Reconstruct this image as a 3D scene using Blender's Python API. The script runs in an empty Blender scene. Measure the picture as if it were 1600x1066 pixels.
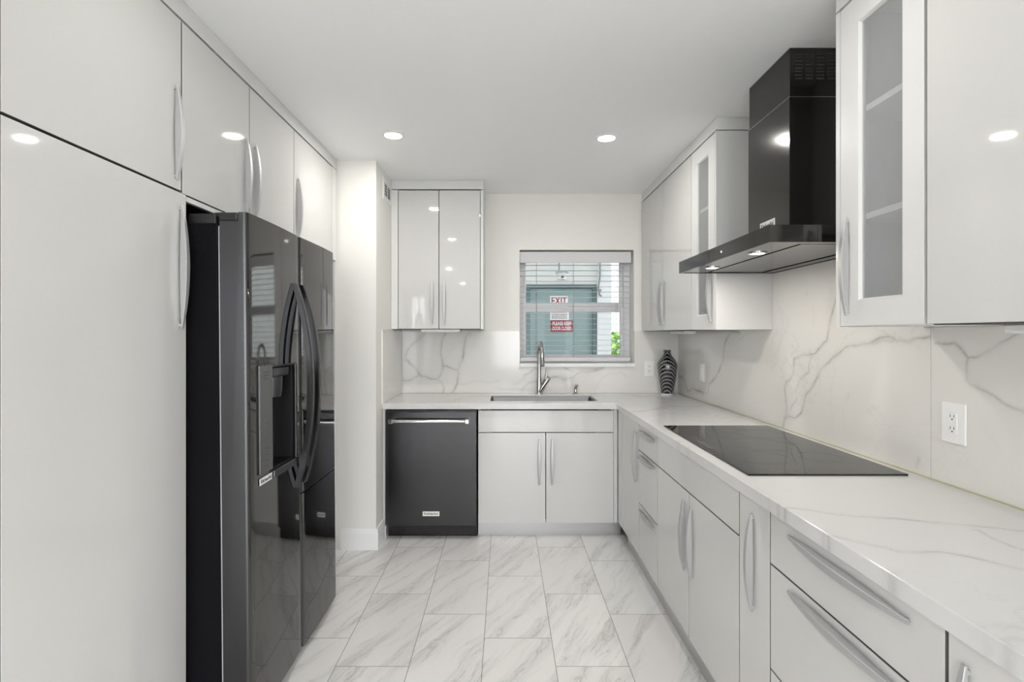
import bpy, bmesh, math, random
import numpy as np
from mathutils import Vector, Matrix
random.seed(7)
C = bpy.context.scene.collection
SC = bpy.context.scene
PI = math.pi

# ------------------------------------------------------------------ camera, sky, exposure
F, H0, VX, VY = 820.0, 1.379, 789.0, 522.5       # focal length (px), eye height, vanishing point
CEIL = 2.495
cam = bpy.data.objects.new('camera', bpy.data.cameras.new('camera'))
C.objects.link(cam)
cam.location = (0, 0, H0); cam.rotation_euler = (PI/2, 0, 0)
cam.data.sensor_width = 36; cam.data.lens = F/1600*36
cam.data.shift_x = (800-VX)/1600; cam.data.shift_y = -(533-VY)/1600
cam.data.clip_start = 0.02
SC.camera = cam

LAMP_W = 3.7          # each recessed downlight
SKY = 7.3
w = bpy.data.worlds.new('sky'); SC.world = w; w.use_nodes = True
bgn = w.node_tree.nodes['Background']
bgn.inputs[0].default_value = (0.93, 0.965, 1.0, 1)
_nt = w.node_tree                                  # sky graded: bright behind the viewer, dimmed ahead to darken the view outside
_tc = _nt.nodes.new('ShaderNodeTexCoord'); _sp = _nt.nodes.new('ShaderNodeSeparateXYZ'); _mr = _nt.nodes.new('ShaderNodeMapRange')
_mr.interpolation_type = 'SMOOTHSTEP'
_nt.links.new(_tc.outputs['Generated'], _sp.inputs[0]); _nt.links.new(_sp.outputs[1], _mr.inputs[0])
_mr.inputs[1].default_value = -.6; _mr.inputs[2].default_value = .05; _mr.inputs[3].default_value = SKY; _mr.inputs[4].default_value = SKY*.045
_nt.links.new(_mr.outputs[0], bgn.inputs[1])
SC.view_settings.view_transform = 'Standard'; SC.view_settings.look = 'None'
SC.view_settings.gamma = 1; SC.view_settings.use_curve_mapping = False
SC.view_settings.exposure = 0.78
SC.cycles.max_bounces = 14; SC.cycles.diffuse_bounces = 8; SC.cycles.glossy_bounces = 6
SC.cycles.transparent_max_bounces = 24
SC.cycles.sample_clamp_indirect = 8
try:
    SC.cycles.use_denoising = True
except Exception:
    pass

# ------------------------------------------------------------------ helpers: properties and objects
def tag(o, label, cat, group=None):
    o['label'] = label; o['category'] = cat
    if group: o['group'] = group
    return o
def thing(name, label, cat, loc=(0, 0, 0), rz=0, group=None):
    o = bpy.data.objects.new(name, None); C.objects.link(o)
    o.empty_display_size = .05
    o.location = loc; o.rotation_euler = (0, 0, rz)
    return tag(o, label, cat, group)
def link(name, me, m, parent=None, loc=(0, 0, 0), bevel=0, seg=2, smooth=False):
    o = bpy.data.objects.new(name, me); C.objects.link(o)
    if m and not me.materials: me.materials.append(m)
    o.location = loc
    if parent: o.parent = parent
    if smooth:
        for p in me.polygons: p.use_smooth = True
    if bevel:
        b = o.modifiers.new('bevel', 'BEVEL'); b.width = bevel; b.segments = seg
        b.limit_method = 'ANGLE'; b.angle_limit = math.radians(50); b.harden_normals = False
    return o
def struct(o):
    o['kind'] = 'structure'; return o

class MB:
    def __init__(s): s.v = []; s.f = []
    def add(s, vs, fs):
        n = len(s.v); s.v += [tuple(v) for v in vs]; s.f += [tuple(i+n for i in f) for f in fs]; return s
    def box(s, x0, x1, y0, y1, z0, z1):
        v = [(x, y, z) for z in (z0, z1) for y in (y0, y1) for x in (x0, x1)]
        return s.add(v, [(0, 2, 3, 1), (4, 5, 7, 6), (0, 1, 5, 4), (2, 6, 7, 3), (0, 4, 6, 2), (1, 3, 7, 5)])
    def loops(s, ls, cap0=True, cap1=True):
        n = len(ls[0]); b = len(s.v)
        for l in ls: s.v += [tuple(p) for p in l]
        for i in range(len(ls)-1):
            for j in range(n):
                k = (j+1) % n
                s.f.append((b+i*n+j, b+i*n+k, b+(i+1)*n+k, b+(i+1)*n+j))
        if cap0: s.f.append(tuple(b+j for j in reversed(range(n))))
        if cap1: s.f.append(tuple(b+(len(ls)-1)*n+j for j in range(n)))
        return s
    def tube(s, pts, r, n=12, up=(0, 0, 1)):
        pts = [Vector(p) for p in pts]
        rs = r if isinstance(r, (list, tuple)) else [r]*len(pts)
        ls = []; ref = None
        for i, p in enumerate(pts):
            t = (pts[min(i+1, len(pts)-1)]-pts[max(i-1, 0)]).normalized()
            if ref is None:
                ref = Vector(up) if abs(t.dot(Vector(up))) < .9 else Vector((1, 0, 0))
            a = (ref-t*ref.dot(t)).normalized(); ref = a; b = t.cross(a)
            ls.append([p+(a*math.cos(2*PI*k/n)+b*math.sin(2*PI*k/n))*rs[i] for k in range(n)])
        return s.loops(ls)
    def lathe(s, prof, n=32, cap0=True, cap1=True, c=(0, 0, 0)):
        return s.loops([[(c[0]+r*math.cos(2*PI*k/n), c[1]+r*math.sin(2*PI*k/n), c[2]+z) for k in range(n)] for r, z in prof], cap0, cap1)
    def prism(s, poly, a0, a1, axis='z'):
        def P(p, a):
            return {'z': (p[0], p[1], a), 'y': (p[0], a, p[1]), 'x': (a, p[0], p[1])}[axis]
        return s.loops([[P(p, a0) for p in poly], [P(p, a1) for p in poly]])
    def mesh(s, name):
        me = bpy.data.meshes.new(name); me.from_pydata(s.v, [], s.f)
        bm = bmesh.new(); bm.from_mesh(me); bmesh.ops.recalc_face_normals(bm, faces=bm.faces); bm.to_mesh(me); bm.free()
        return me
    def build(s, name, m, parent=None, loc=(0, 0, 0), bevel=0, seg=2, smooth=False):
        return link(name, s.mesh(name), m, parent, loc, bevel, seg, smooth)
def smooth_by_angle(o, deg=40):
    me = o.data
    bm = bmesh.new(); bm.from_mesh(me)
    for f in bm.faces: f.smooth = True
    for e in bm.edges:
        if len(e.link_faces) == 2 and e.calc_face_angle(0) > math.radians(deg): e.smooth = False
    bm.to_mesh(me); bm.free(); return o
def rrect(x0, x1, y0, y1, r, n=6):
    p = []
    for cx, cy, a in ((x1-r, y1-r, 0), (x0+r, y1-r, PI/2), (x0+r, y0+r, PI), (x1-r, y0+r, 1.5*PI)):
        for k in range(n+1):
            t = a+PI/2*k/n; p.append((cx+r*math.cos(t), cy+r*math.sin(t)))
    return p
def text_mesh(txt, size, bold=0.0, ext=0.0004):
    cu = bpy.data.curves.new('t', 'FONT'); cu.body = txt; cu.size = size
    cu.align_x = 'CENTER'; cu.align_y = 'CENTER'; cu.extrude = ext; cu.offset = bold; cu.resolution_u = 3
    ob = bpy.data.objects.new('t', cu); C.objects.link(ob)
    dg = bpy.context.evaluated_depsgraph_get(); dg.update()
    me = bpy.data.meshes.new_from_object(ob.evaluated_get(dg))
    bpy.data.objects.remove(ob); bpy.data.curves.remove(cu)
    me.materials.clear()
    return me
def on_x(px, py, X):      # a measured point of the wall plane x = X -> (y, z)
    Y = F*X/(px-VX); return Y, H0-(py-VY)*Y/F
def on_y(px, py, Y):
    return (px-VX)*Y/F, H0-(py-VY)*Y/F
def on_z(px, py, Z):
    Y = F*(H0-Z)/(py-VY); return (px-VX)*Y/F, Y

# ------------------------------------------------------------------ materials
def newmat(name):
    m = bpy.data.materials.new(name); m.use_nodes = True
    nt = m.node_tree
    return m, nt, nt.nodes['Principled BSDF']
def pmat(name, col, rough=.4, metal=0, coat=0, spec=.5, bump=0, bscale=60, mottle=0, mscale=3, aniso=0, ior=1.5):
    m, nt, b = newmat(name)
    b.inputs['Base Color'].default_value = (*col, 1); b.inputs['Roughness'].default_value = rough
    b.inputs['Metallic'].default_value = metal; b.inputs['Specular IOR Level'].default_value = spec
    b.inputs['Coat Weight'].default_value = coat; b.inputs['Coat Roughness'].default_value = .02
    b.inputs['Anisotropic'].default_value = aniso; b.inputs['IOR'].default_value = ior
    tc = nt.nodes.new('ShaderNodeTexCoord')
    if mottle:
        n = nt.nodes.new('ShaderNodeTexNoise'); n.inputs['Scale'].default_value = mscale; n.inputs['Detail'].default_value = 4
        nt.links.new(tc.outputs['Object'], n.inputs['Vector'])
        mx = nt.nodes.new('ShaderNodeMix'); mx.data_type = 'RGBA'
        mx.inputs[6].default_value = (*[c*(1-mottle) for c in col], 1); mx.inputs[7].default_value = (*[min(1, c*(1+mottle)) for c in col], 1)
        nt.links.new(n.outputs['Fac'], mx.inputs[0]); nt.links.new(mx.outputs[2], b.inputs['Base Color'])
    if bump:
        n = nt.nodes.new('ShaderNodeTexNoise'); n.inputs['Scale'].default_value = bscale; n.inputs['Detail'].default_value = 3
        nt.links.new(tc.outputs['Object'], n.inputs['Vector'])
        bp = nt.nodes.new('ShaderNodeBump'); bp.inputs['Strength'].default_value = bump; bp.inputs['Distance'].default_value = .002
        nt.links.new(n.outputs['Fac'], bp.inputs['Height']); nt.links.new(bp.outputs['Normal'], b.inputs['Normal'])
    return m
def emis(name, col, s):
    m, nt, b = newmat(name)
    b.inputs['Base Color'].default_value = (*col, 1); b.inputs['Emission Color'].default_value = (*col, 1)
    b.inputs['Emission Strength'].default_value = s; return m
class NT:
    def __init__(s, nt): s.nt = nt
    def put(s, sock, v):
        if hasattr(v, 'links') or isinstance(v, bpy.types.NodeSocket): s.nt.links.new(v, sock)
        else: sock.default_value = v
    def m(s, op, a, b=0.0, c=0.0):
        n = s.nt.nodes.new('ShaderNodeMath'); n.operation = op
        for i, v in enumerate((a, b, c)): s.put(n.inputs[i], v)
        return n.outputs[0]
    def xyz(s, x, y, z=0.0):
        n = s.nt.nodes.new('ShaderNodeCombineXYZ')
        for i, v in enumerate((x, y, z)): s.put(n.inputs[i], v)
        return n.outputs[0]
    def noise(s, vec, scale, detail=4, rough=.5, dist=0):
        n = s.nt.nodes.new('ShaderNodeTexNoise'); s.nt.links.new(vec, n.inputs['Vector'])
        n.inputs['Scale'].default_value = scale; n.inputs['Detail'].default_value = detail
        n.inputs['Roughness'].default_value = rough; n.inputs['Distortion'].default_value = dist
        return n.outputs['Fac']
    def ramp(s, fac, stops):
        n = s.nt.nodes.new('ShaderNodeValToRGB'); s.nt.links.new(fac, n.inputs[0])
        e = n.color_ramp.elements
        while len(e) < len(stops): e.new(.5)
        for k, (p, c) in enumerate(stops):
            e[k].position = p; e[k].color = (*c, 1) if not isinstance(c, float) else (c, c, c, 1)
        return n.outputs[0]
    def mix(s, fac, a, b):
        n = s.nt.nodes.new('ShaderNodeMix'); n.data_type = 'RGBA'
        s.put(n.inputs[0], fac)
        for i, v in ((6, a), (7, b)):
            s.put(n.inputs[i], v if not isinstance(v, tuple) else (*v, 1))
        return n.outputs[2]

def marble(name, base, vein, rough=.1, cloud=.04, faint=.35):
    m, nt, b = newmat(name); N = NT(nt)
    tc = nt.nodes.new('ShaderNodeTexCoord'); o = tc.outputs['Object']
    at = nt.nodes.new('ShaderNodeAttribute'); at.attribute_name = 'vein'
    cl = N.noise(o, 2.2, 5, .6)
    col = N.mix(cl, tuple(c*(1-cloud) for c in base), tuple(min(1, c*(1+cloud)) for c in base))
    wv = N.noise(o, 1.6, 7, .62, 1.2)
    fv = N.m('ABSOLUTE', N.m('SUBTRACT', wv, .5))
    fr = N.ramp(fv, [(0.0, 1.0), (.014, 0.0)])
    gate = N.ramp(N.noise(o, 1.3, 2), [(.45, 0.0), (.62, 1.0)])
    col = N.mix(N.m('MULTIPLY', N.m('MULTIPLY', fr, gate), faint), col, tuple(v*1.35 for v in vein))
    brk = N.ramp(N.noise(o, 55, 4, .6), [(.25, .55), (.65, 1.0)])
    col = N.mix(N.m('MULTIPLY', at.outputs['Fac'], brk), col, vein)
    nt.links.new(col, b.inputs['Base Color']); b.inputs['Roughness'].default_value = rough; b.inputs['Specular IOR Level'].default_value = .38
    return m
def tile_floor():
    m, nt, b = newmat('marble_tile'); N = NT(nt)
    tc = nt.nodes.new('ShaderNodeTexCoord'); sp = nt.nodes.new('ShaderNodeSeparateXYZ'); nt.links.new(tc.outputs['Object'], sp.inputs[0])
    X, Y = sp.outputs[0], sp.outputs[1]
    u = N.m('DIVIDE', N.m('ADD', X, .094), .3048); col = N.m('FLOOR', u); fu = N.m('SUBTRACT', u, col)
    off = N.m('FRACT', N.m('ADD', N.m('DIVIDE', N.m('MULTIPLY', col, -1.0), 3.0), .001))
    v = N.m('SUBTRACT', N.m('DIVIDE', N.m('SUBTRACT', Y, 2.990), .6096), off); row = N.m('FLOOR', v); fv = N.m('SUBTRACT', v, row)
    du = N.m('MULTIPLY', N.m('MINIMUM', fu, N.m('SUBTRACT', 1.0, fu)), .3048)
    dv = N.m('MULTIPLY', N.m('MINIMUM', fv, N.m('SUBTRACT', 1.0, fv)), .6096)
    grout = N.m('LESS_THAN', N.m('MINIMUM', du, dv), .0013)
    wn = nt.nodes.new('ShaderNodeTexWhiteNoise'); wn.noise_dimensions = '2D'; nt.links.new(N.xyz(col, row), wn.inputs['Vector'])
    ws = nt.nodes.new('ShaderNodeSeparateColor'); nt.links.new(wn.outputs['Color'], ws.inputs[0])
    al = N.m('ADD', N.m('MULTIPLY', X, .47), N.m('MULTIPLY', Y, .88)); ac = N.m('SUBTRACT', N.m('MULTIPLY', X, .88), N.m('MULTIPLY', Y, .47))
    wob = N.m('MULTIPLY', N.m('SUBTRACT', N.noise(N.xyz(X, Y, ws.outputs[2]), 4, 2), .5), .085)
    p = N.xyz(N.m('ADD', N.m('MULTIPLY', al, 1.1), N.m('MULTIPLY', ws.outputs[0], 40.0)),
              N.m('ADD', N.m('MULTIPLY', N.m('ADD', ac, wob), 10.5), N.m('MULTIPLY', ws.outputs[1], 40.0)), 0.0)
    n1 = N.noise(p, 1.0, 6, .6, .3)
    n2 = N.noise(p, 2.6, 8, .68, .5)
    soft = N.ramp(n1, [(.47, 0.0), (.72, 1.0)])
    thin = N.ramp(N.m('ABSOLUTE', N.m('SUBTRACT', n2, .52)), [(0.0, 1.0), (.022, 0.0)])
    gate = N.ramp(n1, [(.48, 0.0), (.60, 1.0)])
    base = N.mix(ws.outputs[1], (.79, .78, .765), (.75, .735, .72))
    c = N.mix(N.m('MULTIPLY', soft, .50), base, (.44, .435, .43))
    c = N.mix(N.m('MULTIPLY', N.m('MULTIPLY', thin, gate), .62), c, (.30, .295, .29))
    c = N.mix(grout, c, (.22, .21, .20))
    nt.links.new(c, b.inputs['Base Color'])
    b.inputs['Roughness'].default_value = .27
    bp = nt.nodes.new('ShaderNodeBump'); bp.inputs['Strength'].default_value = .4; bp.inputs['Distance'].default_value = .001
    nt.links.new(N.m('SUBTRACT', 1.0, grout), bp.inputs['Height']); nt.links.new(bp.outputs['Normal'], b.inputs['Normal'])
    return m
def brushed(name, col, rough, axis=2, amt=.06, metal=1):
    m, nt, b = newmat(name); N = NT(nt)
    tc = nt.nodes.new('ShaderNodeTexCoord'); mp = nt.nodes.new('ShaderNodeMapping'); nt.links.new(tc.outputs['Object'], mp.inputs[0])
    s = [260, 260, 260]; s[axis] = 3
    mp.inputs['Scale'].default_value = s
    n = N.noise(mp.outputs[0], 1.0, 3)
    nt.links.new(N.m('ADD', N.m('MULTIPLY', N.m('SUBTRACT', n, .5), amt), rough), b.inputs['Roughness'])
    b.inputs['Base Color'].default_value = (*col, 1); b.inputs['Metallic'].default_value = metal
    return m
def frosted(name):
    m, nt, b = newmat(name)
    b.inputs['Base Color'].default_value = (.70, .70, .70, 1); b.inputs['Roughness'].default_value = .06
    tr = nt.nodes.new('ShaderNodeBsdfTransparent'); tr.inputs[0].default_value = (.86, .87, .88, 1)
    mx = nt.nodes.new('ShaderNodeMixShader'); mx.inputs[0].default_value = .78
    nt.links.new(tr.outputs[0], mx.inputs[2]); nt.links.new(b.outputs[0], mx.inputs[1])
    nt.links.new(mx.outputs[0], nt.nodes['Material Output'].inputs[0]); return m
def clear_glass(name, tint=(.93, .96, .96)):
    m, nt, b = newmat(name)
    tr = nt.nodes.new('ShaderNodeBsdfTransparent'); tr.inputs[0].default_value = (*tint, 1)
    gl = nt.nodes.new('ShaderNodeBsdfGlossy'); gl.inputs['Roughness'].default_value = .01
    fr = nt.nodes.new('ShaderNodeFresnel'); fr.inputs[0].default_value = 1.14
    mx = nt.nodes.new('ShaderNodeMixShader'); nt.links.new(fr.outputs[0], mx.inputs[0])
    nt.links.new(tr.outputs[0], mx.inputs[1]); nt.links.new(gl.outputs[0], mx.inputs[2])
    nt.links.new(mx.outputs[0], nt.nodes['Material Output'].inputs[0]); return m
def zebra(name):
    m, nt, b = newmat(name); N = NT(nt)
    tc = nt.nodes.new('ShaderNodeTexCoord'); sp = nt.nodes.new('ShaderNodeSeparateXYZ'); nt.links.new(tc.outputs['Object'], sp.inputs[0])
    x, y, z = sp.outputs
    ph = N.m('ARCTAN2', x, N.m('MULTIPLY', y, -1.0))
    t = N.m('FRACT', N.m('ADD', N.m('DIVIDE', N.m('ADD', ph, 0.30), 2.5), .5))
    t = N.m('SUBTRACT', N.m('MULTIPLY', t, 2.0), 1.0)
    arch = N.m('MULTIPLY', N.m('MULTIPLY', t, t), .062)
    wob = N.m('MULTIPLY', N.m('SUBTRACT', N.noise(tc.outputs['Object'], 14, 3), .5), .022)
    q = N.m('ADD', N.m('ADD', z, arch), wob)
    s = N.m('SINE', N.m('MULTIPLY', q, 2*PI/.0285))
    s = N.m('ADD', s, N.m('MULTIPLY', N.m('SUBTRACT', N.noise(tc.outputs['Object'], 60, 2), .5), .9))
    col = N.ramp(N.m('MULTIPLY', N.m('ADD', s, 1.5), .333), [(.50, (.004, .004, .005)), (.70, (.21, .215, .22))])
    nt.links.new(col, b.inputs['Base Color']); b.inputs['Roughness'].default_value = .06; b.inputs['Coat Weight'].default_value = .6
    return m

M = dict(
    wall=pmat('cream_wall_paint', (.80, .785, .745), .55, bump=.08, bscale=180),
    ceil=pmat('ceiling_paint', (.93, .935, .94), .6, bump=.05, bscale=150),
    lacquer=pmat('white_gloss_lacquer', (.59, .585, .57), .035, coat=0, mottle=.006),
    lacquer2=pmat('white_satin_lacquer', (.66, .66, .65), .28),
    carcass=pmat('gap_shade_core', (.10, .10, .095), .6),  # core colour darkened to stand in for shade behind the door gaps
    gapshade=pmat('gap_shade_edges', (.16, .16, .155), .5),  # shade of the door gaps put into the edge colour
    inside=pmat('cabinet_lining', (.80, .80, .79), .5),
    alu=pmat('satin_aluminium', (.50, .50, .505), .5, metal=.6),
    kick=pmat('aluminium_plinth', (.50, .50, .50), .28, metal=.8),
    marble_wall=marble('backsplash_stone', (.735, .72, .69), (.36, .355, .34), .09, .03, .25),
    marble_top=marble('worktop_quartz', (.63, .626, .62), (.34, .34, .335), .11, .03, .35),
    caulk=pmat('yellowed_caulk', (.50, .46, .30), .4),
    tile=tile_floor(),
    blacksteel=brushed('black_stainless', (.115, .113, .111), .05, 2, .03),
    blacksteel2=brushed('black_stainless_edge', (.085, .085, .088), .30, 2, .03),
    dwsteel=brushed('black_stainless_front', (.068, .068, .070), .22, 2, .08),
    hoodsteel=brushed('black_stainless_hood', (.075, .073, .070), .11, 2, .06),
    hoodunder=brushed('hood_underside_metal', (.13, .128, .125), .16, 0, .05),
    blackplastic=pmat('black_plastic', (.012, .012, .013), .35, bump=.15, bscale=400),
    blackcase=pmat('black_textured_case', (.007, .007, .008), .5, spec=.05, bump=.5, bscale=320),
    blackgloss=pmat('black_gloss', (.01, .01, .011), .05),
    dark=pmat('dark_void', (.02, .02, .02), .8),
    glasstop=pmat('ceramic_glass', (.012, .012, .011), .03),
    chrome=brushed('polished_steel', (.72, .72, .72), .12, 0, .05),
    nickel=brushed('brushed_nickel', (.48, .475, .47), .16, 2, .08),
    sinksteel=brushed('sink_steel', (.16, .16, .163), .25, 0, .10),
    panelgrey=pmat('control_strip_grey', (.12, .12, .123), .35, metal=.5),
    whiteplastic=pmat('white_plastic', (.84, .84, .83), .3),
    slot=pmat('slot_dark', (.03, .03, .03), .6),
    badge=pmat('badge_plate', (.83, .83, .82), .3, metal=.2),
    badgetext=pmat('badge_letter', (.06, .06, .065), .4),
    trimwhite=pmat('white_trim_paint', (.84, .84, .83), .35),
    vinyl=pmat('white_window_vinyl', (.82, .82, .83), .35),
    slat=pmat('white_blind_slat', (.66, .66, .67), .5, spec=.2),
    glass=clear_glass('window_glass'),
    frost=frosted('frosted_cabinet_glass'),
    vase=zebra('zebra_glass'),
    clearfoot=pmat('clear_glass_foot', (.55, .56, .56), .05),
    lens=emis('lamp_lens', (1, .97, .92), 12.0),
    led=emis('hood_led', (1, .96, .9), 14.0),
    dot=emis('indicator_led', (1, 1, 1), 4.0),
    stucco=pmat('outdoor_stucco', (.74, .73, .71), .8, bump=.3, bscale=60),
    stucco2=pmat('outdoor_post_paint', (.78, .77, .78), .7, bump=.2, bscale=60),
    teal=pmat('teal_door_paint', (.29, .365, .37), .75, spec=.15, mottle=.05),
    tealdark=pmat('teal_frame_paint', (.15, .21, .215), .7, spec=.15),
    red=pmat('sign_red', (.30, .012, .03), .45),
    signwhite=pmat('sign_white', (.85, .84, .84), .45),
    pave=pmat('concrete_paving', (.45, .44, .42), .85, bump=.3, bscale=40, mottle=.15),
    leaf=pmat('green_leaf', (.22, .42, .06), .45, mottle=.5, mscale=9),
    bark=pmat('bark', (.12, .09, .06), .9, bump=.5, bscale=30),
)

# ------------------------------------------------------------------ room shell
XL, XR, YB, YF = -1.72, 1.386, 4.166, -5.0
WX0, WX1, WZ0, WZ1 = .116, 1.024, 1.150, 2.050         # window opening
struct(MB().box(XL, XR, YF, YB, -.12, 0).build('floor', M['tile']))
struct(MB().box(XL, XR, YF, YB, CEIL, CEIL+.15).build('ceiling', M['ceil']))
b = MB()                                                # unseen opening added in the living-room end to let fill daylight in
b.box(XR, XR+.15, -1.9, YB+.25, -.12, CEIL+.15); b.box(XR, XR+.15, YF, -4.7, -.12, CEIL+.15)
b.box(XR, XR+.15, -4.7, -1.9, 2.3, CEIL+.15); b.box(XR, XR+.15, -4.7, -1.9, -.12, .0)
struct(b.build('wall_right', M['wall']))
b = MB()                                                # second unseen opening, added on the fridge side for fill daylight
b.box(XL-.15, XL, -2.4, YB+.25, -.12, CEIL+.15); b.box(XL-.15, XL, YF, -4.7, -.12, CEIL+.15)
b.box(XL-.15, XL, -4.7, -2.4, 2.2, CEIL+.15); b.box(XL-.15, XL, -4.7, -2.4, -.12, .0)
struct(b.build('wall_left', M['wall']))
b = MB()
b.box(XL, WX0, YB, YB+.25, -.12, CEIL+.15); b.box(WX1, XR, YB, YB+.25, -.12, CEIL+.15)
b.box(WX0, WX1, YB, YB+.25, -.12, WZ0-.03); b.box(WX0, WX1, YB, YB+.25, WZ1, CEIL+.15)
struct(b.build('wall_back', M['wall']))
b = MB(); b.box(-6, XL-.16, YB, YB+.25, -.12, 2.958); b.box(XR+.16, 6, YB, YB+.25, -.12, 2.958)  # unseen walls added to block sky light from the view outside
struct(b.build('wall_skyblock', M['stucco']))
b = MB()                                                # wall behind the viewer; its wide opening is added for fill daylight
b.box(XL-.15, -.3, YF-.15, YF, -.12, CEIL+.15); b.box(1.05, XR+.15, YF-.15, YF, -.12, CEIL+.15)
b.box(-.3, 1.05, YF-.15, YF, 2.3, CEIL+.15); b.box(-.3, 1.05, YF-.15, YF, -.12, 0)
struct(b.build('wall_front', M['wall']))
COLX, COLY = -.826, 3.366
struct(MB().box(XL, COLX, COLY, YB, 0, CEIL).build('wall_corner', M['wall']))
b = MB()
prof = [(0, 0), (.015, 0), (.015, .105), (.011, .118), (.006, .130), (0, .132)]
b.prism([(COLY-p[0], p[1]) for p in prof], -1.05, COLX+.012, 'x')
b.prism([(COLX+p[0], p[1]) for p in prof], COLY-.012, 3.545, 'y')
struct(b.build('baseboard_corner', M['trimwhite']))

# ------------------------------------------------------------------ recessed lights
def downlight(x, y, label, group, dim=1.0):
    t = thing('recessed_downlight', label, 'ceiling light', (x, y, CEIL), 0, group)
    o = MB().lathe([(.046, -.0005), (.050, -.004), (.057, -.004), (.060, -.0005)], 40, False, False).build('trim_ring', M['trimwhite'], t)
    smooth_by_angle(o)
    MB().lathe([(.0005, -.0015), (.046, -.0015)], 40, True, False).build('lens', M['lens'], t)
    L = bpy.data.lights.new('lamp_glow', 'AREA'); L.shape = 'DISK'; L.size = .088; L.energy = LAMP_W*dim; L.color = (1, .975, .935)
    lo = bpy.data.objects.new('lamp_glow', L); C.objects.link(lo); lo.parent = t; lo.location = (0, 0, -.004)
    return t
downlight(-.627, 2.944, 'round recessed ceiling downlight nearer the fridge side, the left one in view', 'recessed downlights')
downlight(.578, 2.986, 'round recessed ceiling downlight nearer the range hood side, the right one in view', 'recessed downlights')
for x, y, l in ((-.62, 1.44, 'recessed ceiling downlight above the viewer, on the fridge side'), (.58, 1.44, 'recessed ceiling downlight above the viewer, on the hood side'),
                (-.95, -1.32, 'recessed ceiling downlight behind the viewer, fridge side'), (.58, -1.32, 'recessed ceiling downlight behind the viewer, hood side'),
                (-.92, -3.9, 'recessed ceiling downlight by the added daylight opening, fridge side'), (.58, -3.9, 'recessed ceiling downlight by the added daylight opening, hood side')):
    downlight(x, y, l, 'recessed downlights behind the viewer', .25 if (y > 1 and x < 0) else .6 if y > 1 else .8)

# ------------------------------------------------------------------ cabinet system
HM = {}
def handle_mesh(L, horiz):
    k = (L, horiz)
    if k in HM: return HM[k]
    b = MB(); ls = []; n = 22
    for i in range(n+1):
        t = -1+2*i/n; s = t*L/2; e = 1-t*t
        p0 = .007; p1 = .0105+.0185*e; wd = .0048+.0052*e; c = .0022
        c = .0012; sec = [(-wd, -p0), (-wd, -p1+c), (-wd+c, -p1), (wd-c, -p1), (wd, -p1+c), (wd, -p0)]
        ls.append([(q[0], q[1], s) for q in sec])
    b.loops(ls)
    for s in (-L/2+.012, L/2-.012): b.box(-.003, .003, -.0095, .0006, s-.004, s+.004)
    if horiz: b.v = [(z, y, -x) for x, y, z in b.v]
    me = b.mesh('handle'); me.materials.append(M['alu'])
    bm = bmesh.new(); bm.from_mesh(me)
    for f in bm.faces: f.smooth = True
    for e in bm.edges:
        if len(e.link_faces) == 2 and e.calc_face_angle(0) > math.radians(25): e.smooth = False
    bm.to_mesh(me); bm.free()
    HM[k] = me; return me
def handle(parent, x, z, L, orient, y=0):
    o = bpy.data.objects.new('handle', handle_mesh(L, orient == 'h')); C.objects.link(o)
    o.parent = parent; o.location = (x, y, z); return o
ROT = {'back': 0.0, 'right': -PI/2, 'left': PI/2}
FT = .019
def front(root, kind, x0, x1, z0, z1, h=None, glass=None, g=.0026, mat=None):
    """one door / drawer front / panel; h = (x, z, length, orientation)"""
    cx = x0; cz = z0
    if not glass:
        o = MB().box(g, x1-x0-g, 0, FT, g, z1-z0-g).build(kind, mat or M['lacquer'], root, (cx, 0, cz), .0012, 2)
        o.data.materials.append(M['gapshade'])               # four narrow edges darkened to paint the shade in the gaps
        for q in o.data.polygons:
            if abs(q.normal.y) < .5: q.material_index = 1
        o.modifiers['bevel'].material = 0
    else:
        gx0, gx1, gz0, gz1 = [glass[0]-x0, glass[1]-x0, glass[2]-z0, glass[3]-z0]
        W, Hh = x1-x0-g, z1-z0-g
        b = MB()
        out = [(g, g), (W, g), (W, Hh), (g, Hh)]; inn = [(gx0, gz0), (gx1, gz0), (gx1, gz1), (gx0, gz1)]
        inn2 = [(gx0+.006, gz0+.006), (gx1-.006, gz0+.006), (gx1-.006, gz1-.006), (gx0+.006, gz1-.006)]
        P = lambda l, y: [(p[0], y, p[1]) for p in l]
        b.loops([P(out, FT), P(out, 0), P(inn, 0), P(inn2, .008), P(inn2, FT), P(out, FT)], False, False)
        o = b.build(kind, M['lacquer2'], root, (cx, 0, cz))
        MB().box(gx0+.004, gx1-.004, .010, .014, gz0+.004, gz1-.004).build('glass_pane', M['frost'], o)
    if h: handle(o, h[0]-x0, h[1]-z0, h[2], h[3])
    return o
def cabinet(name, label, cat, run, loc, w, d, z0, z1, zb, group=None, hollow=False, opentop=False, shelves=(), divider=None):
    """Empty at the left end of the front plane as one stands before it; x right, y into the cabinet"""
    r = thing(name, label, cat, (loc[0], loc[1], zb), ROT[run], group)
    a, c = z0-zb, z1-zb
    if not hollow:
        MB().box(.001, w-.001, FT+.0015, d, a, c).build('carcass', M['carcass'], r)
    else:
        t = .018; b = MB()
        b.box(.001, t, FT+.0015, d, a, c); b.box(w-t, w-.001, FT+.0015, d, a, c)
        b.box(t, w-t, FT+.0015, d, a, a+t); b.box(t, w-t, d-t, d, a+t, c)
        if not opentop: b.box(t, w-t, FT+.0015, d-t, c-t, c)
        b.build('carcass', M['inside'], r)
        for s in shelves: MB().box(t+.001, w-t-.001, FT+.002, d-t-.001, s-zb-.009, s-zb+.009).build('shelf', M['inside'], r)
    return r
def kick(r, w, rec, h=.098, x0=0.0):
    MB().box(x0, w, rec, rec+.016, 0, h).build('plinth', M['kick'], r)

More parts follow.
